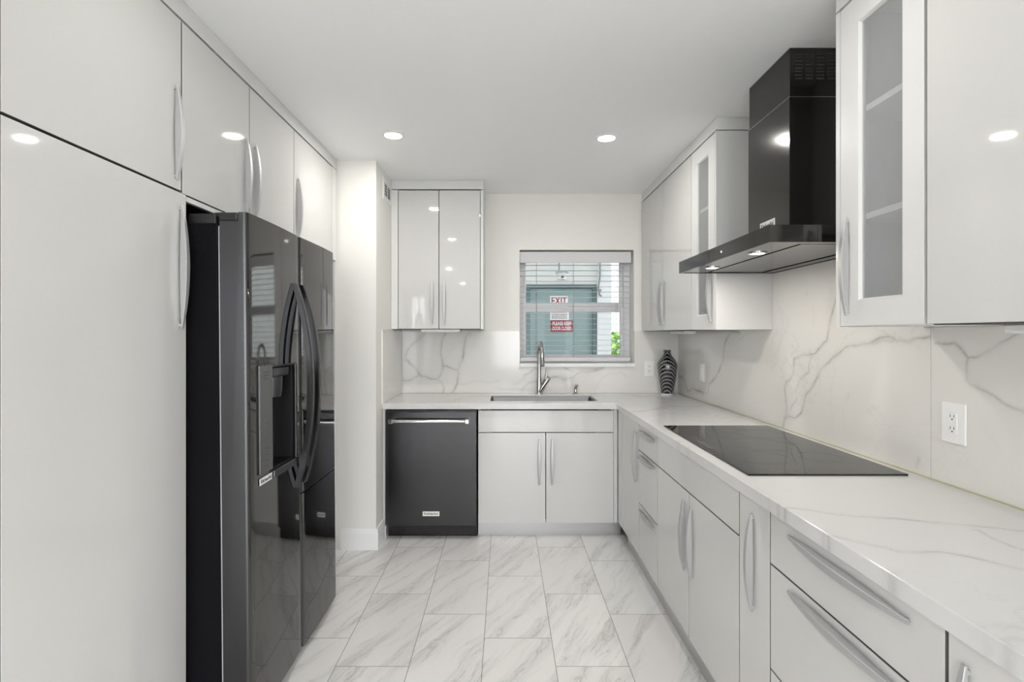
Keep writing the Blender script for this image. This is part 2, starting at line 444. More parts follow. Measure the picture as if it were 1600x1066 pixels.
# --- left run: tall pantry, cabinets over the fridge
LX = -1.0757                     # door plane of the left run
ZT = 2.424                       # top of all doors
Z_GAP = 1.853
def L_at(y): return (LX, y)
LD = abs(XL-LX)-.004
p = cabinet('pantry_cabinet', 'tall white gloss pantry cupboard standing left of the black fridge', 'cabinet', 'left', L_at(1.118), .640, LD, .10, 1.850, 0)
front(p, 'door', 0.0, .655, .10, 1.851, (.618, 1.602, .41, 'v'))
kick(p, .640, .06)
p = cabinet('pantry_cabinet', 'tall white pantry cupboard at the far left edge, cut by the frame', 'cabinet', 'left', L_at(.52), .596, LD, .10, 1.850, 0)
front(p, 'door', 0.0, .596, .10, 1.851); kick(p, .596, .06)
u = cabinet('wall_cabinet', 'large white gloss overhead cupboard above the tall pantry door, at upper left', 'cabinet', 'left', L_at(1.118), .6277, LD, Z_GAP, ZT, Z_GAP)
front(u, 'door', 0, .6277, 0, ZT-Z_GAP, (.592, 2.0375-Z_GAP, .31, 'v'))
u = cabinet('wall_cabinet', 'white overhead cupboard at the far left edge, cut by the frame', 'cabinet', 'left', L_at(.52), .596, LD, Z_GAP, ZT, Z_GAP)
front(u, 'door', 0, .596, 0, ZT-Z_GAP)
ZU = 1.847
u = cabinet('wall_cabinet', 'white two-door overhead cupboard above the black fridge with two facing handles', 'cabinet', 'left', L_at(1.7475), .9275, LD, ZU, ZT, ZU)
front(u, 'door', 0, .4635, 0, ZT-ZU, (.425, 2.035-ZU, .31, 'v')); front(u, 'door', .4635, .9275, 0, ZT-ZU, (.505, 2.035-ZU, .31, 'v'))
MB().box(.03, .9275, .004, .02, -.018, -.001).build('light_rail', M['lacquer2'], u)
u = cabinet('wall_cabinet', 'single-door white overhead cupboard beside the cream wall corner, past the fridge', 'cabinet', 'left', L_at(2.6755), .668, LD, ZU, ZT, ZU)
front(u, 'door', 0, .585, 0, ZT-ZU, (.042, 2.035-ZU, .31, 'v'))
MB().box(.588, .672, 0, .018, 0, ZT-ZU).build('filler_strip', M['lacquer2'], u)
# side panel at the far end of the fridge alcove
tag(MB().box(XL+.004, LX-.002, 3.326, 3.350, 0.0, ZU-.002).build('end_panel', M['lacquer2'], None), 'tall white panel behind the fridge, against the cream wall corner', 'cabinet panel')
tag(MB().box(XL+.002, LX, .52, 3.350, ZT+.006, CEIL-.0015).build('fascia_board', M['lacquer2'], None, bevel=.001), 'long white fascia strip under the ceiling above the left cupboards', 'fascia')

# --- back wall: upper cabinet
BY = 3.80
u = cabinet('wall_cabinet', 'white two-door upper cupboard on the back wall, left of the window', 'cabinet', 'back', (-.774, BY), .596, YB-BY-.002, 1.4165, ZT, 1.4165)
front(u, 'door', 0, .296, 0, ZT-1.4165, (.248, .189, .313, 'v')); front(u, 'door', .296, .596, 0, ZT-1.4165, (.335, .189, .313, 'v'))
MB().box(.597, .6165, 0, YB-BY-.002, 0, ZT-1.4165).build('end_panel', M['lacquer2'], u)
MB().box(-.050, -.002, .002, .02, 0, ZT-1.4165).build('filler_strip', M['lacquer2'], u)
tag(MB().box(COLX+.002, -.1575, BY, YB-.001, ZT+.006, CEIL-.0015).build('fascia_board', M['lacquer2'], None, bevel=.001), 'short white fascia strip above the back wall cupboard, left of the window', 'fascia')

# --- right wall: upper cabinets (x runs from far to near)
RX = 1.0838
RD = XR-RX-.002
ZR = 1.403
u = cabinet('wall_cabinet', 'white two-door upper cupboard on the right wall between window and glass door', 'cabinet', 'right', (RX, 4.160), 1.106, RD, ZR, ZT, ZR)
front(u, 'door', 0, .547, 0, ZT-ZR, (.508, .19, .31, 'v')); front(u, 'door', .547, 1.106, 0, ZT-ZR, (.585, .19, .31, 'v'))
u = cabinet('glass_cabinet', 'narrow frosted-glass upper cupboard on the far side of the range hood', 'cabinet', 'right', (RX, 3.053), .340, RD, ZR, ZT, ZR, hollow=True, shelves=(1.74, 2.07))
front(u, 'door', 0, .341, 0, ZT-ZR, (.300, .19, .31, 'v'), glass=(.085, .256, .080, .937))
MB().box(.3415, .3600, 0, RD, 0, ZT-ZR).build('end_panel', M['lacquer2'], u)
tag(MB().box(RX, XR-.002, 2.693, YB-.001, ZT+.006, CEIL-.0015).build('fascia_board', M['lacquer2'], None, bevel=.001), 'white fascia strip above the right wall cupboards beyond the range hood', 'fascia')
u = cabinet('glass_cabinet', 'frosted-glass upper cupboard on the near side of the range hood', 'cabinet', 'right', (RX, 1.697), .343, RD, ZR, ZT, ZR, hollow=True, shelves=(1.74, 2.07))
front(u, 'door', 0, .3425, 0, ZT-ZR, (.042, .19, .31, 'v'), glass=(.087, .266, .080, .937))
MB().box(-.0215, -.0010, 0, RD, 0, ZT-ZR).build('end_panel', M['lacquer2'], u)
u = cabinet('wall_cabinet', 'plain white gloss upper cupboard at the upper right edge, above the outlet', 'cabinet', 'right', (RX, 1.353), .75, RD, ZR, ZT, ZR)
front(u, 'door', .0025, .46, 0, ZT-ZR); front(u, 'door', .46, .75, 0, ZT-ZR)
tag(MB().box(RX, XR-.002, .60, 1.7185, ZT+.006, CEIL-.0015).build('fascia_board', M['lacquer2'], None, bevel=.001), 'white fascia strip above the near right cupboards', 'fascia')

# --- under-cabinet lights
def ucl(label, loc, L, rz):
    t = thing('cabinet_light', label, 'under-cabinet light', loc, rz, 'slim under-cabinet lights')
    MB().box(0, L, 0, .085, -.020, -.0005).build('housing', M['whiteplastic'], t, bevel=.004)
    MB().box(.012, L-.012, .012, .07, -.0225, -.0205).build('diffuser', M['whiteplastic'], t)
ucl('slim white light under the cupboard left of the window', (-.615, 3.84, 1.4165), .285, 0)
ucl('slim white light under the cupboard above the striped vase', (1.205, 3.83, ZR), .30, -PI/2)
ucl('slim white light under the near right cupboard, above the outlet', (1.205, 1.27, ZR), .30, -PI/2)

# --- base cabinets, right run
BX = .765
BD = XR-BX-.03
ZC = .872
DB = .112                        # bottom edge of doors
tag(MB().box(BX, BX+.018, 3.411, 3.548, DB, ZC).build('filler_strip', M['lacquer2'], None), 'white corner filler strip between the sink cupboard and the right run', 'cabinet panel')
def base(name, label, y, w, **k):
    r = cabinet(name, label, 'cabinet', 'right', (BX, y), w, BD, .105, ZC, 0, **k); kick(r, w, .034); return r
c = base('base_cabinet', 'white base cupboard nearest the sink corner, single door', 3.409, .406)
front(c, 'door', 0, .406, DB, ZC, (.362, .668, .30, 'v'))
c = base('drawer_cabinet', 'narrow white three-drawer base unit, farther of the two drawer units', 3.002, .366)
for z0, z1, hz in ((DB, .418, .386), (.418, .719, .692), (.719, ZC, .832)): front(c, 'drawer', 0, .366, z0, z1, (.178, hz, .30, 'h'))
c = base('base_cabinet', 'wide white base cupboard with two doors under the black cooktop', 2.635, .920)
front(c, 'door', 0, .450, DB, .720, (.410, .527, .30, 'v')); front(c, 'door', .450, .920, DB, .720, (.497, .527, .30, 'v'))
front(c, 'top_panel', 0, .920, .720, ZC)
c = base('base_cabinet', 'narrow white pull-out base unit between the cooktop doors and wide drawers', 1.714, .199)
front(c, 'door', 0, .199, DB, ZC, (.100, .677, .30, 'v'))
c = base('drawer_cabinet', 'wide white drawer base unit with long curved handles, at lower right', 1.514, .603)
for z0, z1, hz in ((DB, .416, .388), (.416, .7185, .690), (.7185, ZC, .838)): front(c, 'drawer', 0, .603, z0, z1, (.320, hz, .42, 'h'))
c = base('base_cabinet', 'white base cupboard at the lower right corner, cut by the frame', .910, .45)
front(c, 'door', 0.002, .45, DB, ZC, (.045, .684, .30, 'v'))

# --- back run: sink base, panel, dishwasher
SY = 3.55
s = cabinet('sink_cabinet', 'white two-door sink base cupboard under the window', 'cabinet', 'back', (-.183, SY), .920, .595, .105, ZC, 0, hollow=True, opentop=True)
front(s, 'door', 0, .459, .099, .714, (.415, .517, .31, 'v')); front(s, 'door', .459, .920, .099, .714, (.502, .517, .31, 'v'))
front(s, 'top_panel', 0, .920, .714, .866)
kick(s, .979, .057)
MB().box(.921, .946, .012, .03, .099, ZC).build('filler_strip', M['lacquer2'], s)
tag(MB().box(-.8245, -.8045, 3.548, 4.14, 0, ZC).build('end_panel', M['lacquer2'], None), 'white end panel standing left of the dishwasher', 'cabinet panel')

# dishwasher
DWY = 3.512
d = thing('dishwasher', 'black stainless dishwasher with chrome bar handle under the worktop', 'dishwasher', (-.8025, DWY, 0))
DWW = .6125
MB().box(.006, DWW-.006, .05, .58, .10, .868).build('tub', M['blackplastic'], d)
o = MB().box(.0, DWW, 0, .045, .096, .860).build('door', M['dwsteel'], d, bevel=.004)
MB().box(.0, DWW, .003, .048, .8605, .869).build('control_edge', M['blackplastic'], d)
MB().box(.008, DWW-.002, .068, .085, .004, .093).build('toe_panel', M['blackgloss'], d)
hb = MB().tube([(.036, -.045, .803), (.563, -.045, .803)], .0115, 16).build('handle', M['chrome'], o); smooth_by_angle(hb)
for x in (.047, .552):
    k = MB().box(x-.013, x+.013, -.058, .001, .789, .817).build('handle_mount', M['chrome'], hb, bevel=.003)
def badge(parent, loc, rot, W, Hh):
    t = MB().box(-W/2, W/2, -.002, 0, -Hh/2, Hh/2).build('badge', M['badge'], parent, loc, .0006)
    t.rotation_euler = rot
    me = text_mesh('KitchenAid', Hh*.80, Hh*.012)
    xs = [v.co.x for v in me.vertices]; sx = W*.84/(max(xs)-min(xs))
    for v in me.vertices: v.co.x *= sx
    o = link('lettering', me, M['badgetext'], t, (0, -.0022, 0)); o.rotation_euler = (PI/2, 0, 0)
    return t
badge(o, (.308, 0, .1775), (0, 0, 0), .112, .031)

# ------------------------------------------------------------------ stone slabs with veins
def vein_field(U, V, polys, seed):
    rs = np.random.RandomState(seed); wu = np.zeros_like(U); wv = np.zeros_like(U)
    for k in range(10):
        f = rs.uniform(18, 130); a = .09/f*rs.uniform(.5, 1); t = rs.uniform(0, 2*PI); ph = rs.uniform(0, 7, 2)
        q = f*(U*math.cos(t)+V*math.sin(t)); wu += a*np.sin(q+ph[0]); wv += a*np.cos(q*1.1+ph[1])
    Uw, Vw = U+wu, V+wv; out = np.zeros_like(U)
    for pts, wd, st in polys:
        best = np.full_like(U, 9.0)
        for (a0, b0), (a1, b1) in zip(pts[:-1], pts[1:]):
            dx, dy = a1-a0, b1-b0; L2 = dx*dx+dy*dy+1e-12
            t = np.clip(((Uw-a0)*dx+(Vw-b0)*dy)/L2, 0, 1)
            best = np.minimum(best, np.hypot(Uw-a0-t*dx, Vw-b0-t*dy))
        mod = .75+.25*np.sin(31*U+17*V+seed)+.25*np.sin(57*V-23*U)
        w_ = wd*(.8+.35*np.sin(19*U-29*V+seed*2))
        out = np.maximum(out, st*np.clip(mod, .3, 1)*np.exp(-(best/w_)**2)+.28*st*np.exp(-(best/(wd*3.2))**2))
    return np.clip(out, 0, 1)
def lin(stops, res):
    r = [stops[0]]
    for a, b_ in zip(stops[:-1], stops[1:]):
        n = max(1, int(round((b_-a)/res))); r += [a+(b_-a)*(i+1)/n for i in range(n)]
    return np.array(r)
def slab(name, us, vs, to3, polys, thick, m, keep=None, seed=1, flip=False, bevel=0):
    U, V = np.meshgrid(us, vs, indexing='ij'); vein = vein_field(U, V, polys, seed)
    nu, nv = len(us), len(vs); idx = np.arange(nu*nv).reshape(nu, nv)
    uc, vc = (us[:-1]+us[1:])/2, (vs[:-1]+vs[1:])/2; UC, VC = np.meshgrid(uc, vc, indexing='ij')
    k = np.ones_like(UC, bool) if keep is None else keep(UC, VC)
    q = np.stack([idx[:-1, :-1], idx[1:, :-1], idx[1:, 1:], idx[:-1, 1:]], -1)[k]
    if flip: q = q[:, ::-1]
    used = np.unique(q); remap = -np.ones(nu*nv, int); remap[used] = np.arange(len(used)); q = remap[q]
    P = np.stack(to3(U.ravel()[used], V.ravel()[used]), -1)
    me = bpy.data.meshes.new(name); me.from_pydata(P.tolist(), [], q.tolist())
    at = me.attributes.new('vein', 'FLOAT', 'POINT'); at.data.foreach_set('value', vein.ravel()[used].astype(np.float32))
    o = link(name, me, m)
    s = o.modifiers.new('thickness', 'SOLIDIFY'); s.thickness = thick; s.offset = -1
    if bevel:
        b_ = o.modifiers.new('edge', 'BEVEL'); b_.width = bevel; b_.segments = 2; b_.limit_method = 'ANGLE'; b_.angle_limit = math.radians(60)
    return o
WT = .914                        # worktop height
BSY, BSX = 4.150, 1.371          # stone faces
ZS = 1.405
def cropm(x0, y0, sc, pts): return [(x0+x/sc, y0+y/sc) for x, y in pts]
# back wall slab
def bk(x0, y0, sc, pts): return [on_y(px, py, BSY) for px, py in cropm(x0, y0, sc, pts)]
A = (580, 480, 5.92); B = (810, 520, 8.42)
pv = [(bk(*A, [(490, 240), (430, 310), (330, 410), (312, 465), (350, 520), (410, 570), (440, 620), (430, 632), (400, 650), (370, 672), (320, 685), (300, 675)]), .006, .75),
      (bk(*A, [(445, 630), (500, 640), (550, 658), (600, 662)]), .006, .75),
      (bk(*A, [(685, 240), (655, 300), (640, 400), (648, 470), (665, 530), (665, 570), (640, 630), (612, 655)]), .006, .65),
      (bk(*A, [(612, 660), (650, 700), (668, 740), (662, 795)]), .004, .6),
      (bk(*A, [(670, 550), (700, 552), (740, 572), (805, 578)]), .006, .75),
      (bk(*A, [(915, 215), (880, 290), (862, 350), (848, 450), (820, 530), (808, 580), (808, 650), (798, 710), (770, 760), (745, 790)]), .007, .65),
      (bk(*A, [(800, 710), (870, 720), (930, 690), (1010, 685), (1100, 690), (1184, 680)]), .004, .25),
      (bk(*B, [(-60, 690), (0, 665), (70, 620), (100, 560), (180, 490), (230, 455)]), .011, .5),
      (bk(*B, [(30, 790), (70, 720), (150, 660), (230, 640), (320, 600)]), .009, .35),
      (bk(*B, [(420, 588), (540, 595), (570, 620), (740, 590), (770, 550), (850, 510), (900, 515), (950, 500), (1040, 480), (1110, 462)]), .009, .6),
      (bk(*B, [(590, 455), (680, 490), (730, 525)]), .007, .6),
      (bk(*B, [(1000, 770), (1040, 680), (1100, 600), (1200, 545), (1350, 530), (1420, 570)]), .005, .28),
      (bk(*B, [(-20, 470), (100, 480), (180, 480)]), .006, .2)]
xs = lin([-.812, WX0, WX1, BSX-.002], .004); zs = lin([WT+.001, WZ0-.031, ZS], .004)
o = slab('stone_backsplash', xs, zs, lambda u, v: (u, np.full_like(u, BSY), v), pv, .0145, M['marble_wall'],
         lambda u, v: ~((u > WX0) & (u < WX1) & (v > WZ0-.031)), 3)
tag(o, 'veined cream stone backsplash slab on the back wall behind the sink faucet', 'backsplash')
# left return
o = slab('stone_backsplash', lin([3.50, BSY-.001], .01), lin([WT+.001, ZS+.006], .01), lambda u, v: (np.full_like(u, -.8145), u, v), [], .0105, M['marble_wall'], None, 5)
tag(o, 'narrow cream stone slab on the wall return above the dishwasher', 'backsplash')
# right wall slabs
def rt(x0, y0, sc, pts): return [on_x(px, py, BSX) for px, py in cropm(x0, y0, sc, pts)]
D_ = (940, 500, 4.847); E_ = (1200, 480, 3.33)
pv = [(rt(*D_, [(590, 425), (615, 440), (635, 500), (650, 545), (690, 510), (730, 535), (770, 565), (800, 545), (810, 490), (860, 440), (890, 370), (920, 290), (930, 200), (965, 110), (980, 95), (1040, 90)]), .006, .75),
      (rt(*D_, [(625, 390), (632, 450), (640, 520)]), .012, .35),
      (rt(*D_, [(1035, 150), (1090, 110), (1170, 92)]), .004, .3),
      (rt(*D_, [(1310, 290), (1330, 200), (1400, 100), (1420, 0)]), .004, .25),
      (rt(*E_, [(365, -60), (350, 0), (330, 80), (300, 180), (270, 210), (230, 250), (190, 250), (140, 270), (130, 350), (95, 390), (90, 440), (100, 530), (90, 570), (75, 625)]), .0042, .75),
      (rt(*E_, [(230, 260), (215, 340), (160, 390), (140, 430)]), .003, .5),
      (rt(*E_, [(145, 460), (120, 530)]), .003, .5),
      (rt(*E_, [(850, 158), (780, 165), (740, 172), (670, 165), (630, 145), (600, 150), (520, 190), (440, 210), (400, 215), (370, 240), (320, 260), (280, 310), (250, 380), (220, 430), (190, 460), (170, 540), (140, 580), (105, 572), (90, 580)]), .0042, .8),
      (rt(*E_, [(650, 165), (600, 165), (540, 190)]), .006, .4),
      (rt(*E_, [(230, -10), (235, 60), (225, 90)]), .003, .25),
      (rt(*E_, [(20, 330), (40, 280), (60, 200)]), .003, .2),
      (rt(*E_, [(785, 800), (778, 850)]), .006, .3)]
SEAM = 1.689
ys = lin([SEAM+.001, 1.719, 2.690, BSY-.0005], .0045); zs = lin([WT+.001, ZR-.001, 1.76], .0045)
o = slab('stone_backsplash', ys, zs, lambda u, v: (np.full_like(u, BSX), u, v), pv, .0145, M['marble_wall'],
         lambda u, v: (v < ZR-.001) | ((u > 1.719) & (u < 2.690)), 8, flip=True)
tag(o, 'long veined cream stone slab on the right wall behind the cooktop', 'backsplash')
bead = MB().box(BSX-.005, BSX+.001, SEAM, BSY-.001, WT-.0005, WT+.0032).build('caulk_bead', M['caulk'], o)
bead['label'] = 'yellowed bead of caulk along the worktop'
pv = [(rt(*E_, [(880, 190), (910, 190), (965, 188), (1010, 240), (1030, 265), (1085, 260), (1140, 230), (1200, 190), (1265, 155), (1330, 130)]), .0032, .65),
      (rt(*E_, [(1030, 265), (1022, 370), (1050, 395), (1140, 445), (1220, 500), (1332, 540), (1450, 590)]), .0032, .65)]
o = slab('stone_backsplash', lin([.45, SEAM-.001], .004), lin([WT+.001, ZR-.001], .004), lambda u, v: (np.full_like(u, BSX), u, v), pv, .0145, M['marble_wall'], None, 11, flip=True)
tag(o, 'near veined cream stone slab carrying the large white outlet', 'backsplash')
bead = MB().box(BSX-.005, BSX+.001, .45, SEAM, WT-.0005, WT+.0032).build('caulk_bead', M['caulk'], o)
bead['label'] = 'yellowed bead of caulk along the worktop'

# worktop: L shape with the sink cut-out
CF, CY = .750, 3.527             # front edges of the right and back run
SX0, SX1, SY0, SY1 = -.104, .650, 3.655, 4.010
def tp(x0, y0, sc, pts): return [on_z(px, py, WT) for px, py in cropm(x0, y0, sc, pts)]
G_ = (1140, 740, 3.27); K_ = (900, 600, 8.0)
pv = [(tp(*G_, [(285, 178), (420, 190), (560, 210), (760, 225), (1000, 245), (1120, 255), (1300, 275), (1500, 293), (1640, 300)]), .0042, .6),
      (tp(*G_, [(500, 312), (640, 345), (800, 375), (880, 400), (980, 405), (1060, 395), (1200, 420), (1330, 450), (1500, 490), (1650, 520)]), .0042, .6),
      (tp(*G_, [(1240, 288), (1270, 290), (1340, 335), (1430, 370), (1500, 390), (1620, 430)]), .003, .55),
      (tp(*G_, [(1268, 782), (1390, 778), (1500, 792), (1600, 800)]), .0035, .45),
      (tp(*G_, [(1385, 852), (1460, 835), (1500, 850), (1600, 870)]), .006, .4),
      (tp(*K_, [(720, 350), (850, 340), (960, 325), (1040, 295), (1160, 280), (1400, 285), (1620, 275)]), .012, .38),
      (tp(*K_, [(1000, 295), (1090, 300), (1140, 315)]), .010, .4),
      (tp(*K_, [(700, 135), (820, 165), (960, 150), (1080, 185), (1300, 190)]), .02, .35),
      (tp(*K_, [(800, 345), (780, 350), (720, 345)]), .01, .3),
      (tp(*A, [(700, 885), (800, 850), (960, 830), (1100, 822)]), .02, .25),
      (tp(*A, [(370, 900), (385, 915)]), .014, .6), (tp(*A, [(610, 915), (640, 900), (680, 898)]), .010, .6)]
edge = [(1205, 800), (1220, 812), (1290, 842), (1400, 925), (1395, 915), (1540, 990), (1575, 1005), (1580, 1012), (1075, 705), (1060, 690)]
for px, py in edge:
    y_ = F*CF/(px-VX); pv.append(([(CF-.01, y_-.012), (CF+.006, y_+.016)], .006, .34))
xs = lin([-.8255, SX0, SX1, CF, BSX-.0005], .006); ys = lin([.45, CY, SY0, SY1, BSY-.0005], .006)
sinkhole = lambda u, v: (u > SX0) & (u < SX1) & (v > SY0) & (v < SY1)
wt = slab('worktop', xs, ys, lambda u, v: (u, v, np.full_like(u, WT)), pv, .040, M['marble_top'],
          lambda u, v: ((u > CF) | (v > CY)) & ~sinkhole(u, v), 17, bevel=.0025)
tag(wt, 'L-shaped white quartz worktop with grey veins and sink cut-out', 'worktop')

# ------------------------------------------------------------------ sink, faucet, soap dispenser
s = thing('kitchen_sink', 'undermount stainless steel sink set in the worktop below the window', 'sink', (0, 0, .66))
b = MB(); e = .004
LV = [(0.0, .2435, .004, .0012), (0.0, .2445, .005, .003), (0, .236, .012, .006), (0, .03, .03, .008), (0, .006, .05, .03), (0, .002, .05, .08)]
b.loops([[(x, y, z) for x, y in rrect(SX0+i, SX1-i, SY0+i, SY1-i, r)] for _, z, r, i in LV], False, True)
o = b.build('basin', M['sinksteel'], s); smooth_by_angle(o, 50)
o = MB().lathe([(.052, 0), (.05, .003), (.036, .003), (.03, -.001), (.0005, -.001)], 28, False, True, ((SX0+SX1)/2, SY1-.12, .0035)).build('drain', M['chrome'], s)
smooth_by_angle(o)

FXY = (.266, 4.088)
f = thing('kitchen_faucet', 'brushed nickel pull-down faucet with arched spout behind the sink', 'faucet', (*FXY, WT))
pts = [(0, 0, .0), (0, 0, .03), (0, 0, .15), (0, 0, .30)]
R = .082; rs = [.0245, .0205, .0165, .0155]
for k in range(1, 15):
    t = PI*k/14; pts.append((.012*k/14, -R*(1-math.cos(t)), .318+R*math.sin(t))); rs.append(.0148)
pts.append((.012, -2*R, .295)); rs.append(.0148)
o = MB().tube(pts, rs, 16).build('spout', M['nickel'], f); smooth_by_angle(o, 50)
o = MB().tube([(.012, -2*R, .293), (.012, -2*R, .285), (.012, -2*R, .25), (.012, -2*R, .228), (.012, -2*R, .224)], [.0155, .0175, .0185, .0195, .016], 16).build('spray_head', M['nickel'], f); smooth_by_angle(o, 50)
MB().box(.006, .019, -2*R-.0215, -2*R-.016, .238, .278).build('spray_button', M['blackgloss'], o, bevel=.002)
o = MB().tube([(.004, -.004, .012), (.018, -.006, .042), (.045, -.008, .085), (.072, -.010, .122), (.080, -.010, .131)], [.020, .0215, .0195, .0185, .012], 16).build('valve_body', M['nickel'], f); smooth_by_angle(o, 50)
o = MB().tube([(.030, -.006, .070), (.036, -.008, .092), (.052, -.010, .125), (.060, -.012, .160), (.060, -.014, .212)], [.006, .008, .0085, .007, .005], 12).build('lever', M['nickel'], f); smooth_by_angle(o, 50)
o = MB().lathe([(.030, 0), (.030, .004), (.026, .008)], 28).build('base_ring', M['nickel'], f); smooth_by_angle(o)

s = thing('soap_dispenser', 'small nickel soap dispenser on the worktop right of the faucet', 'soap dispenser', (.549, 4.085, WT))
o = MB().lathe([(.024, 0), (.024, .004), (.018, .009), (.0125, .012), (.0125, .040), (.011, .044)], 24).build('collar', M['nickel'], s); smooth_by_angle(o, 35)
o = MB().tube([(0, 0, .044), (-.001, -.004, .060), (-.004, -.03, .068), (-.006, -.075, .060), (-.006, -.082, .053)], [.0095, .0105, .0085, .0065, .005], 14).build('pump_spout', M['nickel'], s); smooth_by_angle(o, 50)
o = MB().tube([(.004, 0, .040), (.010, -.002, .056), (.016, -.004, .072)], [.006, .007, .006], 10).build('pump_head', M['nickel'], s); smooth_by_angle(o, 50)

# ------------------------------------------------------------------ vase
v = thing('vase', 'black glass vase with grey zebra stripes in the worktop corner', 'vase', (1.247, 4.035, WT))
prof = [(.0005, .013), (.040, .012), (.0460, .014), (.0490, .030), (.0560, .075), (.0640, .120), (.0715, .170), (.0755, .205), (.0760, .228), (.0720, .250), (.0600, .270), (.0440, .288), (.0330, .303), (.0270, .318), (.0250, .330), (.0275, .337), (.0285, .341), (.0270, .344), (.0235, .343), (.0205, .330), (.022, .315), (.030, .295)]
o = MB().lathe(prof, 48, True, True).build('body', M['vase'], v); smooth_by_angle(o, 60)
o = MB().lathe([(.0005, 0.0), (.0465, 0), (.0480, .003), (.0465, .0125), (.0005, .0125)], 40).build('foot', M['clearfoot'], v); smooth_by_angle(o, 50)

# ------------------------------------------------------------------ cooktop
t = thing('cooktop', 'black glass induction cooktop set flush in the right worktop', 'cooktop', (.798, 1.722, WT))
CW, CL = .5265, .920
o = MB().box(0, CW, 0, CL, .0003, .0062).build('glass_surface', M['glasstop'], t, bevel=.0015)
zone = pmat('printed_zone', (.055, .055, .054), .08)
for x, y, r in ((.15, .24, .105), (.38, .24, .075), (.15, .70, .09), (.38, .70, .105), (.27, .47, .12)):
    MB().lathe([(r, .0064), (r+.0016, .0064)], 64, False, False, (x, y, 0)).build('zone_marking', zone, o)
MB().box(.02, .05, .38, .54, .0063, .0065).build('touch_controls', zone, o)

# ------------------------------------------------------------------ range hood
hx0 = .886
h = thing('range_hood', 'black stainless wall range hood with square chimney above the cooktop', 'range hood', (0, 1.757, 1.688))
HW = .914; hd = BSX-.003
b = MB()
b.box(hx0, hd, 0, .010, 0, .058); b.box(hx0, hd, HW-.010, HW, 0, .058); b.box(hx0, hx0+.012, .010, HW-.010, 0, .058); b.box(hd-.01, hd, .010, HW-.010, 0, .058)
b.box(hx0+.012, hd-.010, .010, HW-.010, .050, .058)
can = b.build('canopy', M['hoodsteel'], h)
b = MB(); u0, u1, w0, w1 = hx0+.012, hd-.010, .010, HW-.010
f0, f1, g0, g1 = 1.012, 1.305, .050, .882
b.box(u0, f0, w0, w1, .002, .010); b.box(f1, u1, w0, w1, .002, .010); b.box(f0, f1, w0, g0, .002, .010); b.box(f0, f1, g1, w1, .002, .010)
b.build('underside_frame', M['hoodunder'], h)
MB().box(f0, f1, g0, g1, .012, .016).build('filter_gap', M['dark'], h)
MB().box(f0+.017, f1-.017, g0+.014, g1-.014, .003, .0115).build('filter_panel', M['hoodunder'], h)
for y in (2.448, 2.008):
    l = MB().lathe([(.036, .002), (.036, -.001), (.027, -.002), (.026, .000)], 32, True, False, (.966, y-1.757, 0)).build('hood_lamp', M['chrome'], h); smooth_by_angle(l)
    MB().lathe([(.0005, -.0006), (.026, -.0006)], 32, True, False, (.966, y-1.757, 0)).build('lamp_lens', M['led'], l)
    L = bpy.data.lights.new('hood_glow', 'AREA'); L.shape = 'DISK'; L.size = .05; L.energy = .9; L.color = (1, .93, .84)
    lo = bpy.data.objects.new('hood_glow', L); C.objects.link(lo); lo.parent = l; lo.location = (.966, y-1.757, -.0025)
MB().box(hx0-.0006, hx0+.002, 2.277-1.757, 2.390-1.757, .016, .046).build('control_display', M['blackgloss'], can)
MB().box(hx0-.0008, hx0+.002, 2.146-1.757, 2.152-1.757, .026, .032).build('indicator_light', M['dot'], can)
cx0, ya, yb = 1.106, 2.040-1.757, 2.3835-1.757
zse = 2.304-1.688
low = MB().box(cx0, hd, ya, yb, .0585, zse).build('lower_chimney', M['hoodsteel'], h)
MB().box(cx0-.0006, hd, ya-.0008, yb+.0008, zse-.0025, zse-.0005).build('chimney_seam', M['nickel'], low)
b = MB(); zt = CEIL-1.688-.001
b.box(cx0+.003, hd, ya+.003, yb-.003, zse, zt)
upc = b.build('upper_chimney', M['hoodsteel'], h)
b = MB()
for c_ in range(6):
    for r_ in range(8):
        x = cx0+.022+c_*.042; z = 2.372-1.688+r_*.0135
        b.box(x, x+.030, ya+.0022, ya+.0042, z, z+.006)
vs_ = b.build('vent_slots', M['slot'], upc)
bd = badge(h, (cx0, 2.2105-1.757, 1.836-1.688), (0, 0, -PI/2), .123, .041)
bd['label'] = 'white name badge'

# ------------------------------------------------------------------ refrigerator
FY0 = 1.792; FW = .910; FH = 1.797
fr = thing('refrigerator', 'black stainless side-by-side refrigerator with curved handles and ice dispenser', 'refrigerator', (-.866, FY0, 0), PI/2)
fr.rotation_euler = (math.radians(-.5), 0, PI/2)
DT = .094
o = MB().box(0.004, FW-.004, .104, .78, .03, FH-.010).build('case', M['blackcase'], fr, bevel=.004)
MB().box(.002, FW-.002, .108, .20, FH-.0375, FH-.0035).build('case_cap', M['blackplastic'], o, bevel=.003)
MB().box(.03, FW-.03, .075, .10, .005, .045).build('base_grille', M['blackplastic'], fr)
MB().box(.010, FW-.010, .0945, .1035, .06, FH-.045).build('door_gasket', pmat('grey_gasket', (.45, .45, .46), .4), fr)
def door_poly(x0, x1, bulge=.005, r=.016):
    p = [(x0, DT), (x0, r)]
    for k in range(1, 7): t = PI/2*k/6; p.append((x0+r*(1-math.cos(t)), r*(1-math.sin(t))))
    n = 14
    for k in range(1, n):
        t = k/n; p.append((x0+r+(x1-x0-2*r)*t, -bulge*math.sin(PI*t)))
    for k in range(0, 7): t = PI/2*k/6; p.append((x1-r*(1-math.sin(t)), r*(1-math.cos(t))))
    p.append((x1, DT)); return p
def edge_mats(o):
    o.data.materials.append(M['blacksteel2'])
    for q in o.data.polygons:
        c_ = q.center
        if q.normal.y > -.7 or False: q.material_index = 1
    return o
